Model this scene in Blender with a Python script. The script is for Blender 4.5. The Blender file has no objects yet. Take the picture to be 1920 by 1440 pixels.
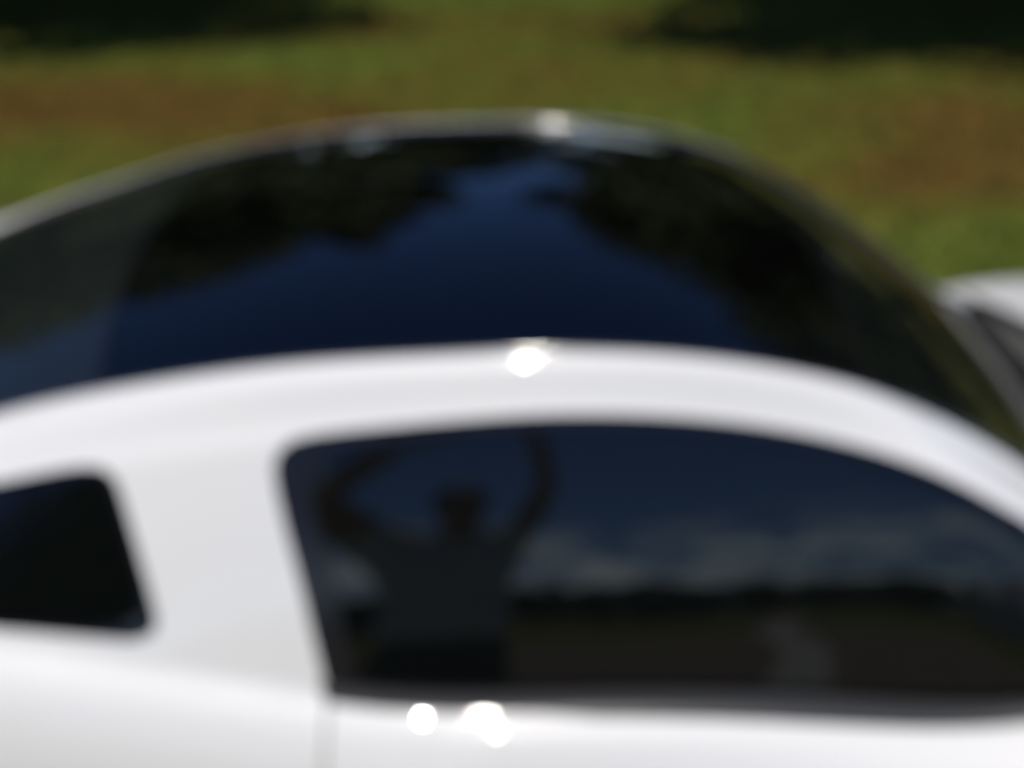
import bpy, bmesh, math, random
import numpy as np
from mathutils import Vector, Matrix
from mathutils.geometry import delaunay_2d_cdt
R = math.radians
sc = bpy.context.scene
random.seed(4); rng = np.random.default_rng(7)

# ------------------------------------------------------------------ camera, sky, sun, exposure
CAM_H = 2.13
cam = bpy.data.cameras.new('camera'); cam_o = bpy.data.objects.new('camera', cam); sc.collection.objects.link(cam_o)
cam_o.location = (0, 0, CAM_H); cam_o.rotation_euler = (R(90-26.25), 0, 0)
cam.sensor_width = 36; cam.lens = 36*2500/1920; cam.clip_start = .02; cam.clip_end = 1500
cam.dof.use_dof = True; cam.dof.focus_distance = .20; cam.dof.aperture_fstop = 9.8; cam.dof.aperture_blades = 0
sc.camera = cam_o
SUN_EL = 65.0
world = bpy.data.worlds.new('World'); sc.world = world; world.use_nodes = True
wn = world.node_tree; wn.nodes.clear()
def wnode(t, **k):
    n = wn.nodes.new(t)
    for a, b in k.items(): setattr(n, a, b)
    return n
sky = wnode('ShaderNodeTexSky', sky_type='NISHITA', sun_disc=False)
sky.sun_elevation = R(SUN_EL); sky.sun_rotation = R(177.4); sky.air_density = 1.0; sky.dust_density = .1; sky.ozone_density = 8; sky.altitude = 1200
bg = wnode('ShaderNodeBackground'); bg.inputs['Strength'].default_value = .075
tint = wnode('ShaderNodeVectorMath', operation='MULTIPLY'); tint.inputs[1].default_value = (.84, .96, 1.2); wn.links.new(sky.outputs[0], tint.inputs[0]); wn.links.new(tint.outputs[0], bg.inputs[0])
# fair-weather clouds lying low all round the horizon
tc = wnode('ShaderNodeTexCoord'); sep = wnode('ShaderNodeSeparateXYZ'); wn.links.new(tc.outputs['Generated'], sep.inputs[0])
mp = wnode('ShaderNodeMapping'); mp.inputs['Scale'].default_value = (1, 1, 4.0); wn.links.new(tc.outputs['Generated'], mp.inputs[0])
nz = wnode('ShaderNodeTexNoise'); nz.inputs['Scale'].default_value = 8; nz.inputs['Detail'].default_value = 7; nz.inputs['Roughness'].default_value = .68
wn.links.new(mp.outputs[0], nz.inputs['Vector'])
rp = wnode('ShaderNodeMapRange'); rp.inputs['From Min'].default_value = .43; rp.inputs['From Max'].default_value = .60; wn.links.new(nz.outputs['Fac'], rp.inputs['Value'])
el = wnode('ShaderNodeMapRange', interpolation_type='SMOOTHSTEP'); el.inputs['From Min'].default_value = .19; el.inputs['From Max'].default_value = .095
wn.links.new(sep.outputs['Z'], el.inputs['Value'])
ml = wnode('ShaderNodeMath', operation='MULTIPLY', use_clamp=True); wn.links.new(rp.outputs[0], ml.inputs[0]); wn.links.new(el.outputs[0], ml.inputs[1])
cb = wnode('ShaderNodeBackground'); cb.inputs['Color'].default_value = (.80, .93, 1, 1); cb.inputs['Strength'].default_value = 1.45
mx = wnode('ShaderNodeMixShader'); wn.links.new(ml.outputs[0], mx.inputs[0]); wn.links.new(bg.outputs[0], mx.inputs[1]); wn.links.new(cb.outputs[0], mx.inputs[2])
wo = wnode('ShaderNodeOutputWorld'); wn.links.new(mx.outputs[0], wo.inputs[0])
sun = bpy.data.lights.new('sun', 'SUN'); sun.energy = 3.4; sun.angle = R(.53); sun.color = (1, .94, .835)
sun_o = bpy.data.objects.new('sun', sun); sc.collection.objects.link(sun_o); sun_o.rotation_euler = (R(90-SUN_EL), 0, R(2.6)); sun_o.location = (0, -8, 17)
sc.view_settings.view_transform = 'Standard'; sc.view_settings.look = 'None'; sc.view_settings.exposure = 0; sc.view_settings.gamma = 1
sc.cycles.use_denoising = True; sc.cycles.use_adaptive_sampling = False; sc.cycles.sample_clamp_direct = 0; sc.cycles.sample_clamp_indirect = 6
sc.cycles.max_bounces = 10; sc.cycles.transparent_max_bounces = 16

# ------------------------------------------------------------------ helpers
C = sc.collection
def tag(o, label=None, cat=None, group=None, kind=None):
    for k, v in (('label', label), ('category', cat), ('group', group), ('kind', kind)):
        if v: o[k] = v
    return o
def empty(name, loc=(0,0,0), rz=0):
    o = bpy.data.objects.new(name, None); C.objects.link(o); o.location = loc; o.rotation_euler = (0, 0, rz); o.empty_display_size = .2; return o
def link(name, me, mat=None, parent=None, smooth_=True):
    o = bpy.data.objects.new(name, me); C.objects.link(o)
    if mat is not None: me.materials.append(mat)
    if parent: o.parent = parent
    if smooth_ and len(me.polygons): me.polygons.foreach_set('use_smooth', np.ones(len(me.polygons), bool))
    return o
def mesh(name, v, f, mat=None, parent=None, smooth_=True):
    me = bpy.data.meshes.new(name); me.from_pydata([tuple(map(float, p)) for p in v], [], f); me.update()
    return link(name, me, mat, parent, smooth_)
def from_bm(name, bm, mat=None, parent=None, smooth_=False):
    bmesh.ops.recalc_face_normals(bm, faces=bm.faces)
    me = bpy.data.meshes.new(name); bm.to_mesh(me); bm.free(); return link(name, me, mat, parent, smooth_)
def box_bm(bm, c, s, bev=0.0, rot=None):
    r = bmesh.ops.create_cube(bm, size=1); vs = r['verts']
    bmesh.ops.scale(bm, vec=s, verts=vs)
    if bev:
        es = list({e for v in vs for e in v.link_edges})
        g = bmesh.ops.bevel(bm, geom=es, offset=bev, segments=3, affect='EDGES', profile=.6); vs = list({v for f in g['faces'] for v in f.verts} | {v for v in vs if v.is_valid})
    if rot is not None: bmesh.ops.rotate(bm, cent=(0,0,0), matrix=rot, verts=vs)
    bmesh.ops.translate(bm, vec=c, verts=vs); return vs
def tube(path, rad, seg=10, cap=True):
    """vertices and faces of a tapered tube along path"""
    path = [Vector(p) for p in path]; n = len(path)
    if not hasattr(rad, '__len__'): rad = [rad]*n
    v = []; f = []
    up = Vector((0, 0, 1))
    for i, p in enumerate(path):
        d = (path[min(i+1, n-1)]-path[max(i-1, 0)]).normalized()
        a = d.cross(up)
        if a.length < 1e-3: a = d.cross(Vector((1, 0, 0)))
        a.normalize(); b = d.cross(a)
        for k in range(seg):
            q = 2*math.pi*k/seg; v.append(p+(a*math.cos(q)+b*math.sin(q))*rad[i])
    for i in range(n-1):
        for k in range(seg):
            k2 = (k+1) % seg; f.append((i*seg+k, i*seg+k2, (i+1)*seg+k2, (i+1)*seg+k))
    if cap: f.append(tuple(range(seg))[::-1] and tuple(range(seg-1, -1, -1))); f.append(tuple((n-1)*seg+k for k in range(seg)))
    return v, f
def lathe(profile, seg=32):
    """profile of (radius, axial) spun about the y axis"""
    v = []; f = []; n = len(profile)
    for k in range(seg):
        q = 2*math.pi*k/seg
        for r_, a_ in profile: v.append((r_*math.cos(q), a_, r_*math.sin(q)))
    for k in range(seg):
        k2 = (k+1) % seg
        for i in range(n-1): f.append((k*n+i, k*n+i+1, k2*n+i+1, k2*n+i))
    return v, f

# ------------------------------------------------------------------ materials
def mat(name, col, rough=.5, spec=.5, coat=0, coat_r=.03, metal=0, noise=None, bump=None):
    m = bpy.data.materials.new(name); m.use_nodes = True; nt = m.node_tree; b = nt.nodes['Principled BSDF']
    b.inputs['Base Color'].default_value = (*col, 1); b.inputs['Roughness'].default_value = rough; b.inputs['Specular IOR Level'].default_value = spec
    b.inputs['Coat Weight'].default_value = coat; b.inputs['Coat Roughness'].default_value = coat_r; b.inputs['Metallic'].default_value = metal
    if noise:
        sc_, col2, lo, hi = noise
        t = nt.nodes.new('ShaderNodeTexCoord'); n = nt.nodes.new('ShaderNodeTexNoise'); n.inputs['Scale'].default_value = sc_; n.inputs['Detail'].default_value = 6
        r = nt.nodes.new('ShaderNodeMapRange'); r.inputs['From Min'].default_value = lo; r.inputs['From Max'].default_value = hi
        x = nt.nodes.new('ShaderNodeMix'); x.data_type = 'RGBA'; x.inputs['A'].default_value = (*col, 1); x.inputs['B'].default_value = (*col2, 1)
        nt.links.new(t.outputs['Object'], n.inputs['Vector']); nt.links.new(n.outputs['Fac'], r.inputs['Value']); nt.links.new(r.outputs[0], x.inputs['Factor'])
        nt.links.new(x.outputs['Result'], b.inputs['Base Color'])
    if bump:
        sc_, st, dist = bump
        t = nt.nodes.new('ShaderNodeTexCoord'); n = nt.nodes.new('ShaderNodeTexNoise'); n.inputs['Scale'].default_value = sc_; n.inputs['Detail'].default_value = 5
        q = nt.nodes.new('ShaderNodeBump'); q.inputs['Strength'].default_value = st; q.inputs['Distance'].default_value = dist
        nt.links.new(t.outputs['Object'], n.inputs['Vector']); nt.links.new(n.outputs['Fac'], q.inputs['Height']); nt.links.new(q.outputs[0], b.inputs['Normal'])
    return m
def glass(name, tint, ior=1.6, dust_haze=(.003, .0038, .0036)):
    """tinted pane: Fresnel reflection over light passing straight through a dark tint"""
    m = bpy.data.materials.new(name); m.use_nodes = True; nt = m.node_tree; nt.nodes.clear()
    o = nt.nodes.new('ShaderNodeOutputMaterial'); x = nt.nodes.new('ShaderNodeMixShader'); fr = nt.nodes.new('ShaderNodeFresnel'); fr.inputs['IOR'].default_value = ior
    t = nt.nodes.new('ShaderNodeBsdfTransparent'); t.inputs['Color'].default_value = (*tint, 1); g = nt.nodes.new('ShaderNodeBsdfGlossy'); g.inputs['Roughness'].default_value = 0.0
    nt.links.new(fr.outputs[0], x.inputs[0]); nt.links.new(t.outputs[0], x.inputs[1]); nt.links.new(g.outputs[0], x.inputs[2]); df = nt.nodes.new('ShaderNodeBsdfDiffuse'); df.inputs['Color'].default_value = (*dust_haze, 1); ad = nt.nodes.new('ShaderNodeAddShader')   # dusty film, its diffuse colour also lifting panes that reflect too dark
    nt.links.new(x.outputs[0], ad.inputs[0]); nt.links.new(df.outputs[0], ad.inputs[1]); nt.links.new(ad.outputs[0], o.inputs[0])
    return m
M = dict(
    paint=mat('white_paint', (.835, .825, .80), .4, .25, 1.0, .05),
    roofglass=mat('black_roof_glass', (.0008, .0008, .0009), .0, .5),
    sideglass=glass('tinted_side_glass', (.05, .06, .06)),
    screenglass=glass('windshield_glass', (.30, .35, .33)),
    rearglass=glass('tinted_rear_glass', (.04, .05, .05), 1.85, (.0085, .011, .0105)),
    rubber=mat('black_rubber', (.018, .018, .02), .45, .4),
    trimgloss=mat('gloss_black_trim', (.012, .012, .014), .15, .5),
    belt=mat('belt_moulding_rubber', (.045, .045, .046), .42, .5),
    moulding=mat('roof_moulding_black', (.02, .02, .02), .12, .5, 1.0, .08),
    plastic=mat('cowl_plastic', (.11, .107, .10), .6, .4, noise=(60, (.08, .08, .076), .4, .6)),
    lining=mat('charcoal_lining', (.02, .02, .021), .85, .2, bump=(220, .3, .002)),
    leather=mat('black_leather', (.018, .018, .018), .5, .4, bump=(160, .3, .002)),
    tyre=mat('tyre_rubber', (.02, .02, .02), .8, .3, bump=(90, .3, .003)),
    alloy=mat('alloy_rim', (.55, .56, .58), .25, .5, 0, 0, 1.0),
    chrome=mat('chrome', (.7, .7, .7), .08, .5, 0, 0, 1.0),
    redlens=mat('red_lamp_lens', (.35, .01, .01), .1, .5, 1),
    clearlens=mat('headlamp_lens', (.45, .46, .48), .08, .5, 1),
    bark=mat('bark', (.09, .065, .045), .9, .2, noise=(9, (.04, .03, .022), .4, .6), bump=(14, .8, .05)),
    gravel=mat('gravel', (.20, .155, .12), .95, .2, noise=(3, (.13, .10, .075), .4, .65), bump=(45, .6, .03)),
    palestrip=mat('pale_strip', (.42, .42, .38), .95, .2, noise=(4, (.34, .34, .30), .4, .65), bump=(45, .6, .03)),  # pale colour of the made-up ground strip
    skin=mat('skin', (.38, .22, .15), .55, .4), hair=mat('dark_hair', (.012, .009, .007), .5, .4, bump=(130, .6, .01)),
    shirt=mat('grey_shirt', (.74, .77, .78), .9, .2, bump=(35, .3, .02)), jeans=mat('dark_trousers', (.02, .023, .03), .9, .2, bump=(90, .3, .01)),
    lip=mat('lips', (.30, .12, .10), .5, .4), shoe=mat('black_shoe', (.02, .02, .02), .6, .4), camblack=mat('camera_black', (.015, .015, .016), .4, .5),
)
def foliage(name, a, b):
    m = bpy.data.materials.new(name); m.use_nodes = True; nt = m.node_tree; p = nt.nodes['Principled BSDF']; p.inputs['Roughness'].default_value = .6; p.inputs['Specular IOR Level'].default_value = .3
    at = nt.nodes.new('ShaderNodeAttribute'); at.attribute_name = 'leaf'
    x = nt.nodes.new('ShaderNodeMix'); x.data_type = 'RGBA'; x.inputs['A'].default_value = (*a, 1); x.inputs['B'].default_value = (*b, 1)
    nt.links.new(at.outputs['Fac'], x.inputs['Factor']); nt.links.new(x.outputs['Result'], p.inputs['Base Color'])
    return m
M['leaf'] = foliage('tree_leaves', (.030, .046, .014), (.085, .105, .03))
M['leaf_dark'] = foliage('far_tree_leaves', (.020, .030, .012), (.05, .062, .02))
def grassmat(name, gain, bump):
    """turf: green where attribute dry is 0, straw brown where it is 1"""
    m = bpy.data.materials.new(name); m.use_nodes = True; nt = m.node_tree; p = nt.nodes['Principled BSDF']; p.inputs['Roughness'].default_value = .85; p.inputs['Specular IOR Level'].default_value = .15
    at = nt.nodes.new('ShaderNodeAttribute'); at.attribute_name = 'dry'; t = nt.nodes.new('ShaderNodeTexCoord')
    n = nt.nodes.new('ShaderNodeTexNoise'); n.inputs['Scale'].default_value = 2.2; n.inputs['Detail'].default_value = 8; n.inputs['Roughness'].default_value = .7; nt.links.new(t.outputs['Object'], n.inputs['Vector'])
    r = nt.nodes.new('ShaderNodeMapRange'); r.inputs['From Min'].default_value = .3; r.inputs['From Max'].default_value = .7; r.inputs['To Min'].default_value = -.35; r.inputs['To Max'].default_value = .35; nt.links.new(n.outputs['Fac'], r.inputs['Value'])
    s = nt.nodes.new('ShaderNodeMath'); s.operation = 'ADD'; s.use_clamp = True; nt.links.new(at.outputs['Fac'], s.inputs[0]); nt.links.new(r.outputs[0], s.inputs[1])
    cr = nt.nodes.new('ShaderNodeValToRGB'); e = cr.color_ramp.elements
    e[0].position = 0; e[0].color = (.112*gain, .146*gain, .022*gain, 1); e[1].position = 1; e[1].color = (.14*gain, .084*gain, .018*gain, 1)
    q = e.new(.5); q.color = (.13*gain, .125*gain, .02*gain, 1)
    n3 = nt.nodes.new('ShaderNodeTexNoise'); n3.inputs['Scale'].default_value = 4.5; n3.inputs['Detail'].default_value = 4; n3.inputs['Roughness'].default_value = .6; nt.links.new(t.outputs['Object'], n3.inputs['Vector'])
    r3 = nt.nodes.new('ShaderNodeMapRange'); r3.inputs['From Min'].default_value = .3; r3.inputs['From Max'].default_value = .7; r3.inputs['To Min'].default_value = .62; r3.inputs['To Max'].default_value = 1.38; nt.links.new(n3.outputs['Fac'], r3.inputs['Value'])
    v3 = nt.nodes.new('ShaderNodeVectorMath'); v3.operation = 'SCALE'; nt.links.new(cr.outputs[0], v3.inputs[0]); nt.links.new(r3.outputs[0], v3.inputs['Scale'])
    nt.links.new(s.outputs[0], cr.inputs[0]); nt.links.new(v3.outputs[0], p.inputs['Base Color'])
    if bump:
        n2 = nt.nodes.new('ShaderNodeTexNoise'); n2.inputs['Scale'].default_value = 30; n2.inputs['Detail'].default_value = 6; nt.links.new(t.outputs['Object'], n2.inputs['Vector'])
        b = nt.nodes.new('ShaderNodeBump'); b.inputs['Strength'].default_value = .7; b.inputs['Distance'].default_value = .04; nt.links.new(n2.outputs['Fac'], b.inputs['Height']); nt.links.new(b.outputs[0], p.inputs['Normal'])
    return m
M['turf'] = grassmat('turf', .95, True); M['blade'] = grassmat('grass_blades', 1.0, False)
# ------------------------------------------------------------------ ground, gravel, grass
patches = [  # x, y, rx, ry, amount: dry (+) and lush (-) places in the lawn
    (-2.6, 8.2, 1.5, .75, .75), (-1.2, 7.4, .9, .35, .4), (-2.6, 6.7, .9, .45, -.45), (-1.4, 9.6, .9, .4, -.35), (0, 10.9, 2.2, .35, .45), (-.2, 11.9, 1.7, .6, -.9),
    (1.2, 8.0, .8, .6, -.5), (2.7, 8.0, 1.3, .6, .55), (2.6, 7.0, 1.1, .5, .7), (1.6, 6.6, .5, .3, .3), (2.1, 5.6, .9, .45, -.6), (.3, 9.3, 1.0, .5, .1), (1.9, 7.4, .5, .25, -.3), (-3.2, 9.5, .8, .5, -.2)]
def dryness(x, y):
    d = np.full(np.shape(x), .42)
    for a, b, ra, rb, k in patches: d = d + k*np.exp(-((x-a)/ra)**2-((y-b)/rb)**2)
    d = d + .16*np.sin(x*1.9+1.3*np.sin(y*.8))*np.sin(y*2.3+.9*np.sin(x*1.1)) + .1*np.sin(x*5.1+y*2.0)*np.sin(y*4.3-x*1.7)
    return np.clip(d, 0, 1)
def axis(lo, hi, fine, far):
    a = list(np.arange(lo, hi+1e-6, fine)); s = fine
    l = [lo]; h = [hi]
    while h[-1] < far: s *= 1.35; h.append(h[-1]+s); l.append(l[-1]-s)
    return np.array(l[:0:-1]+a+h[1:])
gx = axis(-8, 8, .2, 600); gy = axis(-4, 16, .2, 600)
X, Y = np.meshgrid(gx, gy); Z = .003*np.sin(X*1.3)*np.sin(Y*1.1+.5)*np.exp(-(X**2+Y**2)/900) - .004
nx_, ny_ = len(gx), len(gy); idx = np.arange(nx_*ny_).reshape(ny_, nx_)
gf = np.stack([idx[:-1,:-1], idx[:-1,1:], idx[1:,1:], idx[1:,:-1]], -1).reshape(-1, 4)
ground = mesh('ground', np.stack([X, Y, Z], -1).reshape(-1, 3), gf.tolist(), M['turf'])
at = ground.data.attributes.new('dry', 'FLOAT', 'POINT'); at.data.foreach_set('value', dryness(X, Y).reshape(-1).astype(np.float32)); tag(ground, kind='structure')
# gravel lane behind the photographer
bmv = []; n = 90
for i in range(n):
    x = -90+180*i/(n-1); bmv += [(x, -2.9+.25*math.sin(x*.7)+.12*math.sin(x*2.3), .003), (x, -13.5+.4*math.sin(x*.5), .003)]
gravel = mesh('gravel_lane', bmv, [(2*i, 2*i+1, 2*i+3, 2*i+2) for i in range(n-1)], M['gravel']); tag(gravel, kind='structure')
# short blades over the lawn in view
def blades(n, x0, x1, y0, y1):
    x = rng.uniform(x0, x1, n); y = rng.uniform(y0, y1, n); k = ~((np.abs(x-.32) < 2.5) & (np.abs(y-2.26) < .98)); x = x[k]; y = y[k]; n = len(x)
    a = rng.uniform(0, 2*np.pi, n); h = rng.uniform(.035, .085, n); w = rng.uniform(.004, .009, n); b = rng.uniform(0, .05, n); c = rng.uniform(0, 2*np.pi, n)
    z0 = -.01
    p0 = np.stack([x-np.cos(a)*w, y-np.sin(a)*w, np.full(n, z0)], -1); p1 = np.stack([x+np.cos(a)*w, y+np.sin(a)*w, np.full(n, z0)], -1)
    p2 = np.stack([x+np.cos(c)*b, y+np.sin(c)*b, z0+h], -1)
    return np.stack([p0, p1, p2], 1).reshape(-1, 3), np.repeat(dryness(x, y), 3)
v1, d1 = blades(120000, -6, 6, 3.3, 13); v2, d2 = blades(30000, -6, 6, -2.8, 3.3)
gv = np.concatenate([v1, v2]); gd = np.concatenate([d1, d2]); nt_ = len(gv)//3
me = bpy.data.meshes.new('grass'); me.vertices.add(len(gv)); me.vertices.foreach_set('co', gv.reshape(-1).astype(np.float32)); me.loops.add(nt_*3); me.loops.foreach_set('vertex_index', np.arange(nt_*3, dtype=np.int32))
me.polygons.add(nt_); me.polygons.foreach_set('loop_start', np.arange(0, nt_*3, 3, dtype=np.int32)); me.polygons.foreach_set('loop_total', np.full(nt_, 3, np.int32)); me.update(calc_edges=True)
at = me.attributes.new('dry', 'FLOAT', 'POINT'); at.data.foreach_set('value', gd.astype(np.float32))
tag(link('grass', me, M['blade'], None, False), 'short mixed green and straw brown grass around the white car', 'grass', kind='stuff')

# ------------------------------------------------------------------ trees
def leaf_mesh(name, clumps, per, size, seed):
    """leaf-sized faces spread round clump centres: clumps is a list of (centre, radius)"""
    g = np.random.default_rng(seed); V = []; A = []
    for c, r_ in clumps:
        d = g.normal(size=(per, 3)); d /= np.linalg.norm(d, axis=1)[:, None]; p = np.array(c)+d*(r_*g.uniform(.25, 1.05, (per, 1)))*np.array([1, 1, .75])
        a = g.normal(size=(per, 3)); a /= np.linalg.norm(a, axis=1)[:, None]; b = np.cross(a, g.normal(size=(per, 3))); b /= np.linalg.norm(b, axis=1)[:, None]
        s = size*g.uniform(.6, 1.3, (per, 1))
        V.append(np.stack([p-a*s*.6, p+b*s*.32, p+a*s*.6, p-b*s*.32], 1).reshape(-1, 3)); A.append(np.repeat(np.clip(g.normal(g.uniform(.3, .7), .2, per), 0, 1), 4))
    V = np.concatenate(V).astype(np.float32); A = np.concatenate(A).astype(np.float32); n = len(V)//4
    me = bpy.data.meshes.new(name); me.vertices.add(len(V)); me.vertices.foreach_set('co', V.reshape(-1)); me.loops.add(n*4); me.loops.foreach_set('vertex_index', np.arange(n*4, dtype=np.int32))
    me.polygons.add(n); me.polygons.foreach_set('loop_start', np.arange(0, n*4, 4, dtype=np.int32)); me.polygons.foreach_set('loop_total', np.full(n, 4, np.int32)); me.update(calc_edges=True)
    me.attributes.new('leaf', 'FLOAT', 'POINT').data.foreach_set('value', A); return me
def tree_meshes(h, rad, low, nclump, per, size, seed, shape='round'):
    g = np.random.default_rng(seed); cl = []
    while len(cl) < nclump:
        q = g.uniform(-1, 1, 3)
        if np.linalg.norm(q) > 1 or np.linalg.norm(q) < .35: continue
        z = low+(h-low)*(q[2]+1)/2; k = (1.0 if shape == 'round' else 1.45*(1-(q[2]+1)/2*.85))
        cl.append(((q[0]*rad*k, q[1]*rad*k, z), rad*g.uniform(.18, .34)))
    V, F = tube([(0, 0, -.1), (.04, .02, h*.15), (-.06, .05, h*.35), (.05, -.03, h*.6), (0, 0, h*.88)], [h*.035+.06, h*.026+.03, h*.02+.02, h*.012+.01, .02], 10)
    for i in range(0, nclump, max(1, nclump//16)):
        c = np.array(cl[i][0]); z0 = max(h*.12, c[2]*.62); m = np.array([c[0]*.5, c[1]*.5, (z0+c[2])/2-.1])
        v, f = tube([(0, 0, z0), tuple(m), tuple(c)], [h*.012+.02, h*.007+.015, .012], 6); o = len(V); V = V+v; F = F+[tuple(o+k for k in q) for q in f]
    t = bpy.data.meshes.new('trunk'); t.from_pydata([tuple(p) for p in V], [], F); t.materials.append(M['bark']); t.polygons.foreach_set('use_smooth', np.ones(len(t.polygons), bool))
    c = leaf_mesh('crown', cl, per, size, seed+1); return t, c
def plant(name, tm, loc, rz, s, leafmat, label, cat='tree', group=None):
    o = empty(name, loc, rz); o.scale = s
    a = bpy.data.objects.new('trunk', tm[0]); C.objects.link(a); a.parent = o
    if not tm[1].materials: tm[1].materials.append(leafmat)
    b = bpy.data.objects.new('crown', tm[1]); C.objects.link(b); b.parent = o
    return tag(o, label, cat, group)
big1 = tree_meshes(6.9, 4.2, .75, 125, 210, .25, 11); big2 = tree_meshes(6.5, 4.3, .7, 130, 210, .25, 21)
plant('shade_tree', big1, (-4.5, 10.65, 0), -.10, (.86, .52, .80), M['leaf'], 'dense dark tree shading the lawn beyond the rear window, on the left')
plant('shade_tree', big2, (5.0, 10.25, 0), .40, (.88, .50, .93), M['leaf'], 'dense dark tree shading the lawn beyond the windshield, on the right')
plant('shade_tree', tree_meshes(9.6, 2.8, 3.6, 80, 190, .25, 61), (3.2, 18.2, 0), 2.2, (1, 1, 1), M['leaf'], 'tall tree behind the right-hand shade tree, mirrored just right of the roof centre')
plant('lane_shade_tree', big2, (-4.9, -11.6, 0), 2.6, (.56, .56, 1.3), M['leaf'], 'tall dark tree behind the photographer, mirrored in the small quarter window')
fars = [tree_meshes(9, 3.3, .6, 60, 90, .5, 31), tree_meshes(12, 3.2, .8, 70, 90, .5, 41, 'cone'), tree_meshes(7.5, 3.6, .5, 60, 90, .5, 51)]
for i in range(24):                                             # wood edge beyond the field, mirrored in the roof
    x = -62+i*5.4+rng.uniform(-1.5, 1.5); y = 46+rng.uniform(-4, 5)+.004*x*x; s = rng.uniform(1.3, 1.7)*(1.3 if -13 < x < 3 else 1)
    if 2.6 < x < 7.4: continue                                   # a gap where the sky shows through
    plant('field_edge_tree', fars[i % 3], (x, y, -.05), rng.uniform(0, 6), (s, s, s*rng.uniform(.8, 1.1)), M['leaf_dark'], 'dark tree in the far row mirrored along the roof glass', group='trees at the far edge of the field')
for i in range(52):                                             # hedge row of trees behind the photographer, mirrored in the door window
    x = -62+i*2.4+rng.uniform(-1, 1); y = -46-rng.uniform(-3, 5); s = rng.uniform(.39, .44)*(1, 1.2)[i % 2]
    plant('lane_tree', fars[(i % 2)*2], (x, y, -.05), rng.uniform(0, 6), (s*1.6, s*1.6, s), M['leaf_dark'], 'low dark tree in the row mirrored in the door window', group='trees behind the lane')
# made-up pale strip behind the photographer, added for the pale upright in the door window
tv = []
for i in range(40):
    d = 5.5+i*.95; w_ = (.16+.02*d)*(1+.15*math.sin(i*1.7)); q = R(26)+.02*math.sin(i*.3); cx, cy = .45+d*math.sin(q), 1.5-d*math.cos(q)
    tv += [(cx-w_*math.cos(q), cy-w_*math.sin(q), .007), (cx+w_*math.cos(q), cy+w_*math.sin(q), .007)]
tag(mesh('added_pale_strip', tv, [(2*i, 2*i+1, 2*i+3, 2*i+2) for i in range(39)], M['palestrip']), kind='structure')
# ---- side surface of the car: S(x, t); t 0..1 sill to belt, 1..2 belt to window top, 2..3 rail to roof glass edge
def pch(xk, yk):
    xk = np.array(xk, float); yk = np.array(yk, float); h = np.diff(xk); d = np.diff(yk)/h
    m = np.zeros_like(yk); m[0] = d[0]; m[-1] = d[-1]
    n = len(xk); A = np.zeros((n, n)); r = np.zeros(n)           # natural C2 cubic spline slopes
    A[0,0] = 2; A[0,1] = 1; r[0] = 3*d[0]; A[-1,-1] = 2; A[-1,-2] = 1; r[-1] = 3*d[-1]
    for i in range(1, n-1):
        A[i,i-1] = h[i]; A[i,i] = 2*(h[i]+h[i-1]); A[i,i+1] = h[i-1]; r[i] = 3*(h[i]*d[i-1]+h[i-1]*d[i])
    m = np.linalg.solve(A, r)
    def f(x):
        x = np.clip(np.asarray(x, float), xk[0], xk[-1]); i = np.clip(np.searchsorted(xk, x)-1, 0, n-2)
        s = (x-xk[i])/h[i]
        return (yk[i]*(1+2*s)*(1-s)**2 + h[i]*m[i]*s*(1-s)**2 + yk[i+1]*s*s*(3-2*s) - h[i]*m[i+1]*s*s*(1-s))
    return f
def smooth(a, b, x):
    s = np.clip((np.asarray(x, float)-a)/(b-a), 0, 1); return s*s*(3-2*s)
Wm = pch([-2.08,-1.95,-1.7,-1.4,-.87,-.2,.5,1.2,1.85,2.2,2.45,2.62,2.72],[.66,.78,.865,.905,.92,.897,.89,.895,.905,.875,.80,.70,.60])
Bw = pch([-2.08,-1.8,-1.4,-.9,-.55,-.25,.05,.4,.7,1.1,1.5,1.85,2.2,2.5,2.72],[.62,.735,.80,.822,.817,.8127,.8077,.782,.750,.73,.747,.755,.727,.66,.56])
Bz = pch([-2.08,-1.8,-1.4,-1.0,-.7,-.5,-.35,-.2,-.05,.1,.4,.7,.92,1.1,1.3,1.5,1.85,2.2,2.5,2.72],[.975,1.005,1.025,1.03,1.006,.967,0.9355,.905,.8935,.8915,.868,.834,.868,.922,.935,.93,.898,.845,.775,.70])
Gw = pch([-1.45,-1.2,-1.0,-.8,-.5,-.3,.03,.3,.5,.6,.7,.8,.86,.95,1.03,1.1],[.65,.625,.61,.60,.597,.594,.589,.580,.556,.530,.502,.486,.488,.517,.565,.61])
Gz = pch([-1.45,-1.2,-1.0,-.855,-.733,-.544,-.308,-.082,.03,.143,.256,.37,.487,.603,.683,.739,.8,.86,.95,1.03,1.1],[0.982,1.088,1.172,1.222,1.263,1.307,1.34,1.3526,1.3566,1.3548,1.3448,1.3245,1.2895,1.2355,1.1885,1.1505,1.107,1.061,0.992,0.941,0.907])
Tw = pch([-1.45,-1.1,-.8,-.4,-.3,.03,.4,.5,.6,.7,.8,.9,1.0,1.1],[.745,.715,.70,.679,.672,.656,.635,.631,.631,.635,.645,.658,.672,.69])
Tz = pch([-1.45,-1.2,-1.0,-.82,-.7,-.6,-.45,-.3,-.116,.029,.137,.245,.355,.466,.581,.662,.72,.76,.85,.95,1.03,1.1],[1.0,1.08,1.138,1.183,1.2075,1.2255,1.247,1.2635,1.278,1.2865,1.2845,1.275,1.257,1.228,1.185,1.144,1.11,1.086,1.01,.955,.92,.90])
SHO = pch([-2.1,-.9,-.4,-.15,.05,.3,.7,1.1,1.6,2.72],[0,0,0,0,0,0,0,0,0,0])
tk = np.array([0,.2,.45,.66,1.0]); HP = (-.0177, -.1046, 88.9); BP = (.00376, -.12, .0288, .00121)
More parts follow.
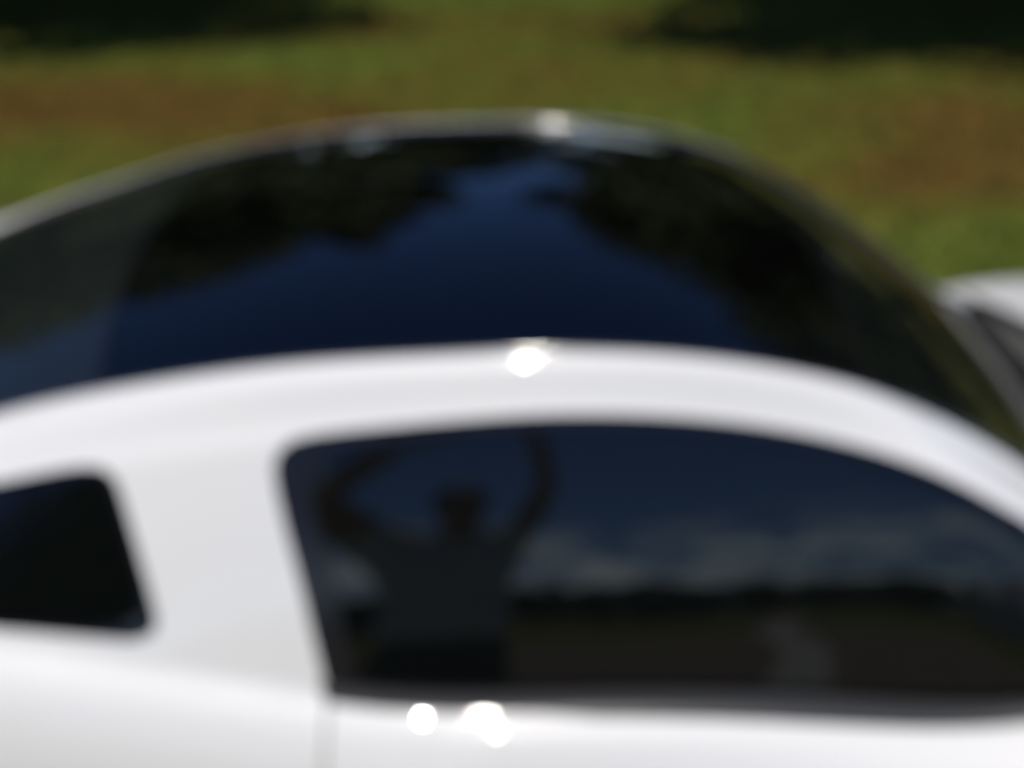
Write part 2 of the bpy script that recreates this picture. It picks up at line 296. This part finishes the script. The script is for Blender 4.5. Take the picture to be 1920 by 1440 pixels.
def lower(x, t):
    W = Wm(x); bw = Bw(x)+BP[3]*np.exp(-((x-BP[1])/BP[2])**2); bz = Bz(x)+BP[0]*np.exp(-((x-BP[1])/BP[2])**2); hip = smooth(HP[0], HP[1], x)
    low = .19 + .10*smooth(1.9, 2.6, x) + .12*smooth(-1.4, -2.0, x)
    n3w = W-.010+SHO(x); n3z = .70+0*W
    wn = [W-.07, W-.012, W, n3w, bw]; zn = [low, .37, .575, n3z, bz]
    L = np.hypot(n3w-bw, bz-n3z)/(tk[4]-tk[3]); e5 = np.radians(HP[2]-(HP[2]-44)*hip); k0 = .95; k1 = .55+.35*hip
    sw = []; sz = []
    for n_, out in ((wn, sw), (zn, sz)):
        for i in range(4):
            if i == 0: out.append((n_[1]-n_[0])/(tk[1]-tk[0])); continue
            a = (n_[i]-n_[i-1])/(tk[i]-tk[i-1]); b = (n_[i+1]-n_[i])/(tk[i+1]-tk[i]); wa = tk[i+1]-tk[i]; wb = tk[i]-tk[i-1]; out.append((a*wa+b*wb)/(wa+wb))
    s0w = -math.sin(math.radians(9))*k0*L; s0z = math.cos(math.radians(9))*k0*L; sw[3] = s0w; sz[3] = s0z
    sw.append(-np.sin(e5)*k1*L); sz.append(np.cos(e5)*k1*L)
    t = np.clip(t, 0, 1); i = np.clip(np.searchsorted(tk, t, side='right')-1, 0, 3); h = tk[i+1]-tk[i]; s = (t-tk[i])/h
    def ev(n_, m):
        n_ = np.stack([np.broadcast_to(q, s.shape) for q in n_]); m = np.stack([np.broadcast_to(q, s.shape) for q in m])
        g = lambda A, k: np.take_along_axis(A, k[None], 0)[0]
        return (g(n_,i)*(1+2*s)*(1-s)**2 + h*g(m,i)*s*(1-s)**2 + g(n_,i+1)*s*s*(3-2*s) - h*g(m,i+1)*s*s*(1-s))
    return ev(wn, sw), ev(zn, sz)
def upper(x, t):
    s = np.clip(t-1, 0, 1); b0 = Bw(x)-.014; z0 = Bz(x)+.004
    return b0+(Tw(x)-b0)*s+.034*np.clip((Tz(x)-z0)/.37, 0, 1.1)**2*s*(1-s), z0+(Tz(x)-z0)*s
def rail(x, t):
    s = np.clip(t-2, 0, 1); tw, tz, gw, gz = Tw(x), Tz(x), Gw(x), Gz(x)
    L = np.hypot(gw-tw, gz-tz); e0 = math.radians(44); e1 = np.radians(119-12*smooth(-.15, -.55, x)-61*smooth(.46, .70, x)); k = 1.3
    w = tw*(1+2*s)*(1-s)**2 - k*L*math.sin(e0)*s*(1-s)**2 + gw*s*s*(3-2*s) + k*L*np.sin(e1)*s*s*(1-s)
    z = tz*(1+2*s)*(1-s)**2 + k*L*math.cos(e0)*s*(1-s)**2 + gz*s*s*(3-2*s) - k*L*np.cos(e1)*s*s*(1-s)
    return w, z
def raw(x, t):
    x, t = np.broadcast_arrays(np.asarray(x, float), np.asarray(t, float))
    a = lower(x, t); b = upper(x, t); c = rail(x, t)
    w = np.where(t <= 1, a[0], np.where(t <= 2, b[0], c[0])); z = np.where(t <= 1, a[1], np.where(t <= 2, b[1], c[1]))
    return w, z
def S(x, t):
    x, t = np.broadcast_arrays(np.asarray(x, float), np.asarray(t, float))
    d = .03 + .02*smooth(.2, -.9, x)                      # fillet where pillar meets shoulder
    d = d*(1-smooth(2.35, 2.6, t))*smooth(-.001, .3, t)
    sh = x.shape; x = x.ravel(); t = t.ravel(); d = np.broadcast_to(d, sh).ravel(); w = np.zeros_like(x); z = np.zeros_like(x)
    near_ = (np.abs(t-1) < .13) | (np.abs(t-2) < .13)
    for m_, K in ((near_, 45), (~near_, 7)):
        if not m_.any(): continue
        kw = 1-np.abs(np.linspace(-1, 1, K+2)[1:-1]); kw /= kw.sum()
        for k in range(K):
            a, b = raw(x[m_], np.clip(t[m_]+1.4*d[m_]*(2*(k+1)/(K+1)-1), 0, 3)); w[m_] += a*kw[k]; z[m_] += b*kw[k]
    x = x.reshape(sh); w = w.reshape(sh); z = z.reshape(sh)
    return np.stack([x, w, z], -1)
# ------------------------------------------------------------------ the white coupe
YC = 2.26
car = empty('white_coupe', (0, YC, 0)); tag(car, 'white two-door coupe with black glass roof, parked on the grass', 'car')
def inpoly(p, poly):
    x, y = p[:, 0], p[:, 1]; r_ = np.zeros(len(p), bool); q = np.array(poly); n = len(q)
    for i in range(n):
        x1, y1 = q[i]; x2, y2 = q[(i+1) % n]
        if y1 == y2: continue
        c = ((y1 > y) != (y2 > y)) & (x < (x2-x1)*(y-y1)/(y2-y1)+x1); r_ ^= c
    return r_
def dense(poly, step=.02):
    out = []; n = len(poly)
    for i in range(n):
        a = np.array(poly[i], float); b = np.array(poly[(i+1) % n], float); L = math.hypot(b[0]-a[0], (b[1]-a[1])*.36); k = max(1, int(L/step))
        for j in range(k): out.append(tuple(a+(b-a)*j/k))
    return out
def inset(poly, d):
    q = np.array(poly, float)*np.array([1, .36]); n = len(q); out = []
    area = sum(q[i][0]*q[(i+1) % n][1]-q[(i+1) % n][0]*q[i][1] for i in range(n)); sg = 1 if area > 0 else -1
    for i in range(n):
        e1 = q[i]-q[i-1]; e2 = q[(i+1) % n]-q[i]; e1 = e1/np.linalg.norm(e1); e2 = e2/np.linalg.norm(e2)
        n1 = np.array([-e1[1], e1[0]])*sg; n2 = np.array([-e2[1], e2[0]])*sg; b = n1+n2; b /= np.linalg.norm(b); k = d/max(.5, b.dot(n1)); out.append(tuple((q[i]+b*k)/np.array([1, .36])))
    return out
def SN(x, t):
    h = 1e-3; a = S(x+h, t)-S(x-h, t); tp = np.minimum(t+h*3, 3); tm = np.maximum(t-h*3, 0); b = S(x, tp)-S(x, tm)
    n = np.cross(a, b); return -n/np.linalg.norm(n, axis=-1, keepdims=True)
def panel(name, outer, holes, off, mt, parent, sides=(-1, 1), dx=.0125, dt=None):
    """part of the side surface: outline with holes in (x, t), pushed in by off"""
    loops = [dense(outer)]+[dense(h) for h in holes]
    pts = []; ed = []
    for L in loops:
        o = len(pts); pts += L; ed += [(o+i, o+(i+1) % len(L)) for i in range(len(L))]
    ox = [p[0] for p in outer]; ot = [p[1] for p in outer]
    tg = dt if dt is not None else np.concatenate([np.arange(0, 1, .06), np.arange(.90, 1.06, .008), np.arange(1.12, 2, .09), np.arange(2, 3, .06)])
    gx_, gt_ = np.meshgrid(np.arange(min(ox)+dx*.5, max(ox), dx), tg); g = np.stack([gx_.ravel(), gt_.ravel()], -1)
    k = inpoly(g, outer)
    for h in holes: k &= ~inpoly(g, h)
    g = g[k]; bp = np.array(pts)*np.array([1, .36])
    d = np.array([np.min(np.hypot(bp[:, 0]-a, bp[:, 1]-b*.36)) for a, b in g]) if len(g) else np.zeros(0)
    g = g[d > .005]; pts = pts+[tuple(q) for q in g]
    vs, es, fs, *_ = delaunay_2d_cdt([Vector((p[0], p[1]*.36)) for p in pts], ed, [], 0, 1e-6)
    P2 = np.array([(v[0], v[1]/.36) for v in vs]); F = np.array(fs); cen = P2[F].mean(1); k = inpoly(cen, outer)
    for h in holes: k &= ~inpoly(cen, h)
    F = F[k]; used = np.unique(F); mp_ = -np.ones(len(P2), int); mp_[used] = np.arange(len(used)); F = mp_[F]; P2 = P2[used]
    t_ = np.clip(P2[:, 1], 0, 3); N = SN(P2[:, 0], t_); V = S(P2[:, 0], t_)-N*off; res = []
    for sg in sides:
        v = V*np.array([1, sg, 1]); n_ = N*np.array([1, sg, 1]); f = F if sg < 0 else F[:, ::-1]
        a = v[f[:, 0]]; fn = np.cross(v[f[:, 1]]-a, v[f[:, 2]]-a)
        if (fn*n_[f[:, 0]]).sum() < 0: f = f[:, ::-1]
        o = mesh(name, v, f.tolist(), mt, parent); o.data.normals_split_custom_set_from_vertices([tuple(q) for q in n_]); res.append(o)
    return res
WIN = [(-0.2448, 1.0597), (-0.2554, 1.1931), (-0.2687, 1.3658), (-0.2822, 1.5272), (-0.2959, 1.6784), (-0.3062, 1.81), (-0.3103, 1.8908), (-0.3059, 1.9375), (-0.2922, 1.9697), (-0.2676, 1.9886), (-0.2315, 1.9965), (-0.1158, 2.0077), (0.029, 2.0091), (0.1382, 2.0115), (0.2487, 2.0146), (0.3612, 2.0165), (0.4766, 2.0214), (0.5952, 2.0335), (0.6765, 2.0324), (0.734, 2.0313), (0.8, 1.985), (0.88, 1.965), (0.94, 1.84), (0.98, 1.5), (1.0, 1.0135)]
dtop = [(1.01,1.0135),(1.035,.9),(1.045,.5),(1.03,.2),(.98,.085),(.9,.06),(-.12,.06),(-.20,.12),(-.25,.3),(-.27,.6),(-.2605,.84)]
QWIN = [(-0.84, 1.93), (-0.79, 1.985), (-0.6953, 1.9822), (-0.6513, 1.9863), (-0.6147, 1.9907), (-0.5855, 1.9856), (-0.5636, 1.9609), (-0.549, 1.9124), (-0.5403, 1.8327), (-0.5205, 1.5887), (-0.5054, 1.4006), (-0.4961, 1.2689), (-0.4993, 1.2171), (-0.5151, 1.1882), (-0.5364, 1.18), (-0.607, 1.1742), (-0.6914, 1.171), (-0.78, 1.23), (-0.84, 1.3), (-0.875, 1.45), (-0.872, 1.8)]
win = inset(WIN, -.013); win[0] = (win[0][0], 1.02); win[-1] = (1.005, 1.006); qwin = inset(QWIN, -.013)
zt = np.linspace(0, 1, 400)
def t_at(x, z): zz = S(np.full(400, x), zt)[:, 2]; return float(np.interp(z, zz, zt))
def arch(xc, r_=.372, zc=.335):
    out = []
    for k in range(25):
        a = math.pi*1.14-math.pi*1.28*k/24; x = xc+r_*math.cos(a); z = zc+r_*math.sin(a)
        out.append((x, t_at(x, z)))
    return [(out[0][0], 0)]+[p for p in out if p[1] > 0]+[(out[-1][0], 0)]
XF, XR = 1.85, -.87
outer = [(-2.08, 0)]+arch(XR)+arch(XF)+[(2.72, 0), (2.72, 1), (1.085, 1), (1.085, 3), (-1.42, 3), (-1.42, 1), (-2.08, 1)]
hole = win+dtop
panel('body_side', outer, [hole, qwin], 0, M['paint'], car)
door_poly = inset([win[0]]+[win[-1]]+dtop, .0035)
doors = panel('door', door_poly, [], 0, M['paint'], car, dx=.008)
panel('inner_lining', [(-1.35, .35), (1.02, .35), (1.0, 2.92), (-1.35, 2.92)], [inset(win, .022), inset(qwin, .012)], .03, M['lining'], car)
panel('door_window', inset(win, .004), [], .010, M['sideglass'], car)
panel('quarter_window', inset(qwin, .004), [], .008, M['sideglass'], car)
lip = inset(win, -.001)
band = [(x, t) for x, t in inset(win, .030)]
panel('window_seal', lip, [[(x+.018*(x < -.2), t) for x, t in inset(win, .026)]], .004, M['trimgloss'], car)
panel('window_seal', inset(qwin, -.001), [inset(qwin, .012)], .003, M['trimgloss'], car)
panel('belt_moulding', [(-.258, 1.014), (-.266, 1.075), (.3, 1.078), (.985, 1.09), (.995, .985), (.4, .985), (.12, .992), (.02, 1.010), (-.18, 1.014)], [], -.003, M['belt'], car)
# door handles
for s_, d in zip((-1, 1), doors):
    w0 = float(S(-.12, .79)[1]); z0 = float(S(-.12, .79)[2]); bm = bmesh.new()
    box_bm(bm, (-.10, s_*(w0+.022), z0), (.20, .018, .032), .008); box_bm(bm, (-.185, s_*(w0+.008), z0), (.03, .03, .028), .006); box_bm(bm, (-.015, s_*(w0+.008), z0), (.03, .03, .028), .006)
    from_bm('handle', bm, M['paint'], d, True)
# roof, windshield and rear window: one crowned surface C(x_edge, q) across the car
crown = pch([-1.45, -.9, -.5, 0, .4, .7, 1.1], [.02, .034, .042, .045, .038, .018, .01])
bow = pch([-1.45, -.9, -.5, 0, .4, .7, 1.1], [-.16, -.10, -.045, 0, .015, .025, .06])
def Cs(x, q):
    x, q = np.broadcast_arrays(x, q); k = 1-q*q
    return np.stack([x+bow(x)*k, q*(Gw(x)-.004), Gz(x)-.002+crown(x)*k], -1)
def sheet(name, x0, x1, mt, off=0, nx=40, ny=41, fn=Cs, parent=car):
    x = np.linspace(x0, x1, nx)[:, None]; q = np.linspace(-1, 1, ny)[None, :]; V = fn(x, q); h = 1e-3
    a = fn(x+h, q)-fn(x-h, q); b = fn(x, np.minimum(q+h, 1))-fn(x, np.maximum(q-h, -1)); N = np.cross(a, b); N /= np.linalg.norm(N, axis=-1, keepdims=True); N = np.where(N[..., 2:3] < 0, -N, N)
    V = (V-N*off).reshape(-1, 3); N = N.reshape(-1, 3); id_ = np.arange(nx*ny).reshape(nx, ny)
    f = np.stack([id_[:-1,:-1], id_[1:,:-1], id_[1:,1:], id_[:-1,1:]], -1).reshape(-1, 4)
    a_ = V[f[:, 0]]; fn_ = np.cross(V[f[:, 1]]-a_, V[f[:, 2]]-a_)
    if (fn_*N[f[:, 0]]).sum() < 0: f = f[:, ::-1]
    o = mesh(name, V, f.tolist(), mt, parent); o.data.normals_split_custom_set_from_vertices([tuple(p) for p in N]); return o
sheet('roof_panel', -.575, .50, M['roofglass'])
sheet('windshield', .506, 1.055, M['screenglass'])
sheet('rear_window', -1.40, -.581, M['rearglass'])
sheet('headliner', -.62, .53, M['lining'], .03)
sheet('header_trim', .50, .545, M['trimgloss'], .004, 6); sheet('header_trim', -.63, -.575, M['trimgloss'], .004, 6)
for s_ in (-1, 1):                                               # black moulding in the ditch between rail and glass
    xs_ = np.linspace(-1.40, 1.06, 150); v, f = tube([(x, s_*(float(Gw(x))-.001), float(Gz(x))-.003) for x in xs_], .0085, 24); mesh('roof_moulding', v, f, M['moulding'], car)
# hood, cowl, deck
def Hd(x, q):
    x, q = np.broadcast_arrays(x, q); k = 1-q*q; x0 = 1.055+.11*k
    xx = x0+(2.72-x0)*x; b = S(xx, np.ones_like(xx)); return np.stack([xx+.10*k*smooth(.75, 1, x), q*b[..., 1], b[..., 2]+.055*k-.012*np.exp(-((np.abs(q)-.62)/.05)**2)*0], -1)
def sheet01(name, fn, mt, x0=0, x1=1, nx=40, ny=41, parent=car): return sheet(name, x0, x1, mt, 0, nx, ny, fn, parent)
sheet01('hood', Hd, M['paint'])
def Cw(x, q):
    x, q = np.broadcast_arrays(x, q); k = 1-q*q; a = Cs(np.full_like(x, 1.045), q); e = Hd(np.zeros_like(x), q); a[..., 2] -= .012; e[..., 2] -= .022; e[..., 0] += .05
    return a+(e-a)*x[..., None]
sheet01('cowl_panel', Cw, M['plastic'], nx=8)
def Dk(x, q):
    x, q = np.broadcast_arrays(x, q); k = 1-q*q; x0 = -1.40-.17*k; xx = x0+(-2.08-x0)*x; b = S(xx, np.ones_like(xx))
    return np.stack([xx-.08*k*smooth(.6, 1, x), q*b[..., 1], b[..., 2]+.03*k-.02*smooth(.0, .1, x)*0], -1)
sheet01('trunk_lid', Dk, M['paint'])
def fascia(name, xe, bul, mt):
    t = np.linspace(0, 1, 20)[:, None]; q = np.linspace(-1, 1, 41)[None, :]; b = S(np.full((20, 1), xe), t); k = 1-q*q
    V = np.stack([b[..., 0]+bul*k+.0*q, b[..., 1]*q, b[..., 2]+(.055 if bul > 0 else .03)*k*smooth(.7, 1, t)], -1).reshape(-1, 3); id_ = np.arange(820).reshape(20, 41)
    f = np.stack([id_[:-1,:-1], id_[1:,:-1], id_[1:,1:], id_[:-1,1:]], -1).reshape(-1, 4)
    return mesh(name, V, f.tolist(), mt, car)
fascia('front_bumper', 2.72, .10, M['paint']); fascia('rear_bumper', -2.08, -.08, M['paint'])
bm = bmesh.new(); box_bm(bm, (2.80, 0, .58), (.06, .86, .17), .02); grille = from_bm('grille', bm, M['rubber'], car)
for k in range(5):
    bm = bmesh.new(); box_bm(bm, (2.835, 0, .515+k*.032), (.012, .82, .008), .002); from_bm('grille_bar', bm, M['trimgloss'], grille)
for s_ in (-1, 1):
    v, f = lathe([(0, .035), (.05, .03), (.085, .015), (.10, -.01), (.10, -.05)], 24); mesh('headlight', [(2.752+b, s_*.50+a, .60+c) for a, b, c in v], f, M['clearlens'], car)
    for k in range(3):
        bm = bmesh.new(); box_bm(bm, (-2.105-.02*(k == 2), s_*(.56-k*.10), .78), (.05, .075, .19), .012); from_bm('taillight', bm, M['redlens'], car)
# wheels
for xw in (XF, XR):
    for s_ in (-1, 1):
        w = empty('wheel'); w.parent = car; w.location = (xw, s_*.80, .335)
        v, f = lathe([(.235, -.10), (.30, -.115), (.328, -.10), (.335, -.06), (.335, .06), (.328, .10), (.30, .115), (.235, .10)], 40); mesh('tyre', v, f, M['tyre'], w)
        V, F = lathe([(.236, -.10), (.242, -.07), (.22, -.03), (.22, .09), (.242, .10)], 36)
        for k in range(5):
            a = 2*math.pi*k/5; bm = bmesh.new(); box_bm(bm, (.125, s_*.055, 0), (.20, .03, .06), .008); bmesh.ops.rotate(bm, cent=(0,0,0), matrix=Matrix.Rotation(a, 3, 'Y'), verts=bm.verts)
            bm.verts.index_update(); o = len(V); V = V+[tuple(q.co) for q in bm.verts]; F = F+[tuple(o+q.index for q in fc.verts) for fc in bm.faces]; bm.free()
        v, f = lathe([(0, .075*s_), (.04, .07*s_), (.05, .05*s_), (.05, .02*s_)], 20); o = len(V); V = V+v; F = F+[tuple(o+q for q in fc) for fc in f]
        mesh('rim', V, F, M['alloy'], w, False)
        v, f = tube([(0, s_*.02, 0), (0, s_*.035, 0)], .15, 28); mesh('brake_disc', v, f, M['chrome'], w, False)
# wing mirror on the near door
mir = empty('side_mirror'); mir.parent = car; mir.location = (.93, -.80, .955)
bm = bmesh.new(); bmesh.ops.create_uvsphere(bm, u_segments=24, v_segments=14, radius=1)
for q in bm.verts:
    q.co = Vector((q.co.x*(.085 if q.co.x > 0 else .03), q.co.y*.115-.13, q.co.z*.07+.02*q.co.y*0+.04))
from_bm('cap', bm, M['paint'], mir, True)
bm = bmesh.new(); box_bm(bm, (-.028, -.13, .04), (.008, .19, .11), .004); from_bm('glass', bm, M['chrome'], mir)
v, f = tube([(.02, .03, .0), (.02, -.03, .012), (.015, -.08, .03)], [.03, .024, .022], 12); mesh('arm', v, f, M['rubber'], mir)
# interior
def seat(name, x, y, wid):
    s = empty(name); s.parent = car; s.location = (x, y, .30)
    bm = bmesh.new(); box_bm(bm, (.05, 0, .13), (.50, wid, .15), .05, Matrix.Rotation(R(-8), 3, 'Y')); from_bm('cushion', bm, M['leather'], s, True)
    bm = bmesh.new(); box_bm(bm, (0, 0, .30), (.13, wid, .58), .05); bmesh.ops.rotate(bm, cent=(0,0,0), matrix=Matrix.Rotation(R(-20), 3, 'Y'), verts=bm.verts); bmesh.ops.translate(bm, vec=(-.20, 0, .14), verts=bm.verts); from_bm('backrest', bm, M['leather'], s, True)
    for yy in ((0,) if wid < .7 else (-.3, .3)):
        bm = bmesh.new(); box_bm(bm, (-.40, yy, .765), (.09, .24, .14), .035); from_bm('headrest', bm, M['leather'], s, True)
    return s
seat('front_seat', .25, -.36, .50); seat('front_seat', .25, .36, .50); rs = seat('rear_seat', -.52, 0, 1.10); rs.location.z = .24
bm = bmesh.new(); box_bm(bm, (.92, 0, .80), (.34, 1.36, .20), .06); box_bm(bm, (.45, 0, .46), (.9, .20, .22), .04); from_bm('dashboard', bm, M['lining'], car, True)
bm = bmesh.new(); box_bm(bm, (-.05, 0, .24), (2.5, 1.60, .04), .01); from_bm('floor_pan', bm, M['lining'], car)
bm = bmesh.new(); box_bm(bm, (-1.02, 0, .93), (.62, 1.20, .02), .005); from_bm('parcel_shelf', bm, M['lining'], car)
v = []; f = []
for k in range(33):
    a = 2*math.pi*k/32; v.append((0, .18*math.cos(a), .18*math.sin(a)))
v, f = tube(v, .014, 8, False); st = mesh('steering_wheel', [(x+.58+z*.42, y+.36, z*.9+.80) for x, y, z in v], f, M['leather'], car)
# ------------------------------------------------------------------ the photographer, mirrored in the door window
PX, PY = -.085, -.41; HX = .085
person = empty('person', (PX, PY, 0)); tag(person, 'person in grey shirt and dark trousers holding a camera overhead, mirrored in door window', 'person')
def skin(name, verts, edges, mt, parent, root=0, sub=2):
    me = bpy.data.meshes.new(name); me.from_pydata([v[:3] for v in verts], [], edges); o = bpy.data.objects.new(name, me); C.objects.link(o)
    o.modifiers.new('s', 'SKIN'); lay = me.skin_vertices[0].data if me.skin_vertices else None
    for i, v in enumerate(verts): r_ = v[3]; lay[i].radius = (r_ if not isinstance(r_, tuple) else r_[0], r_ if not isinstance(r_, tuple) else r_[1]); lay[i].use_root = (i == root)
    m = o.modifiers.new('d', 'SUBSURF'); m.levels = sub; m.render_levels = sub
    dg = bpy.context.evaluated_depsgraph_get(); dg.update(); me2 = bpy.data.meshes.new_from_object(o.evaluated_get(dg)); bpy.data.objects.remove(o); me2.name = name; me2.materials.clear()
    return link(name, me2, mt, parent)
V = []; E_ = []
def add(p, r_, par=None):
    V.append((*p, r_)); i = len(V)-1
    if par is not None: E_.append((par, i))
    return i
pel = add((0, 0, .90), (.15, .11)); wst = add((0, 0, 1.03), (.135, .10), pel); chs = add((0, 0, 1.21), (.15, .11), wst); col_ = add((0, 0, 1.355), (.10, .075), chs)
nk = add((0, .01, 1.43), (.055, .055), col_); jaw = add((0, .035, 1.49), (.062, .068), nk); hd = add((0, .02, 1.575), (.077, .093), jaw); top = add((0, .01, 1.655), (.055, .066), hd)
nose = add((0, .135, 1.555), .011, hd)
for s in (-1, 1):
    hip = add((s*.095, 0, .85), .085, pel); kn = add((s*.12, .015, .48), .058, hip); ank = add((s*.13, -.02, .09), .040, kn); toe = add((s*.15, .14, .04), .036, ank)
    add((s*.085, .02, 1.565), .014, hd)
    sh = add((s*.17, 0, 1.375), .072, col_); up_ = add((s*.265, .05, 1.51), .070, sh); elb = add((s*.355, .11, 1.665), .056, up_); fa = add((s*.27+HX*.5, .20, 1.825), .050, elb); wr = add((s*.155+HX, .315, 2.00), .034, fa)
    pm = add((s*.115+HX, .345, 2.082), (.030, .018), wr)
    # thumb under the camera, four fingers curled round its end
    x0 = s*1.0
    th1 = add((x0*.085+HX, .318, 2.075), .011, pm); add((x0*.058+HX, .308, 2.088), .009, th1)
    for k, (dz, dy) in enumerate(((.040, .0), (.022, .004), (.003, .004), (-.014, 0))):
        kn1 = add((x0*.098+HX, .362+dy, 2.095+dz), .0105, pm); kn2 = add((x0*.078+HX, .380+dy, 2.100+dz), .0092, kn1); add((x0*(.060+.003*k)+HX, .383+dy, 2.103+dz), .008, kn2)
body = skin('body', V, E_, M['skin'], person)
V = []; E_ = []                                                  # shirt over trunk and upper arms
a = add((0, 0, .83), (.205, .150)); b = add((0, 0, 1.03), (.185, .130), a); c = add((0, 0, 1.21), (.195, .138), b); d = add((0, 0, 1.35), (.118, .090), c)
for s in (-1, 1): e = add((s*.17, 0, 1.38), .090, d); e2 = add((s*.265, .05, 1.51), .084, e)
skin('shirt', V, E_, M['shirt'], person)
V = []; E_ = []                                                  # trousers: waistband down to two legs
a = add((0, 0, .985), (.172, .130)); b = add((0, 0, .90), (.182, .138), a); c = add((0, 0, .82), (.150, .125), b)
for s in (-1, 1): h = add((s*.100, 0, .72), .092, c); k = add((s*.122, .015, .48), .075, h); add((s*.132, -.015, .10), .060, k)
skin('trousers', V, E_, M['jeans'], person)
for s in (-1, 1):
    V = []; E_ = []; a = add((s*.13, -.045, .05), .045); b = add((s*.142, .06, .045), .046, a); add((s*.153, .165, .035), .036, b); skin('shoe', V, E_, M['shoe'], person)
bm = bmesh.new(); bmesh.ops.create_uvsphere(bm, u_segments=28, v_segments=18, radius=1)
for v in bm.verts:
    p = v.co.copy(); k = 1+.03*math.sin(p.x*11)*math.sin(p.y*9+p.z*7); v.co = Vector((p.x*.092*k, p.y*.112*k+.0, p.z*.098*k+1.602))
kill = [v for v in bm.verts if v.co.y > .055 and v.co.z < 1.635 or v.co.z < 1.525]
bmesh.ops.delete(bm, geom=kill, context='VERTS'); from_bm('hair', bm, M['hair'], person, True)
for s in (-1, 1):
    bm = bmesh.new(); bmesh.ops.create_uvsphere(bm, u_segments=10, v_segments=8, radius=.011, matrix=Matrix.Translation((s*.032, .105, 1.58))); from_bm('eye', bm, M['camblack'], person, True)
bm = bmesh.new(); box_bm(bm, (0, .098, 1.515), (.046, .012, .010), .004); from_bm('mouth', bm, M['lip'], person, True)
cm = empty('compact_camera', (0, -.034, CAM_H-.032)); tag(cm, 'small black camera held up in both hands, just above the mirrored window', 'camera')
bm = bmesh.new(); box_bm(bm, (0, -.006, .032), (.108, .026, .064), .006); from_bm('body', bm, M['camblack'], cm, True)
v, f = lathe([(.012, .020), (.024, .020), (.026, .016), (.026, .004), (.029, .003), (.029, -.004)], 28); mesh('lens_barrel', [(a_, b_+.006, c_+.032) for a_, b_, c_ in v], f, M['camblack'], cm)
v, f = lathe([(.0, .012), (.014, .010), (.014, .006)], 20); mesh('lens', [(a_, b_+.004, c_+.032) for a_, b_, c_ in v], f, M['roofglass'], cm)
v, f = tube([(.035, -.004, .064), (.035, -.004, .070)], .006, 14); mesh('shutter_button', v, f, M['chrome'], cm, False)
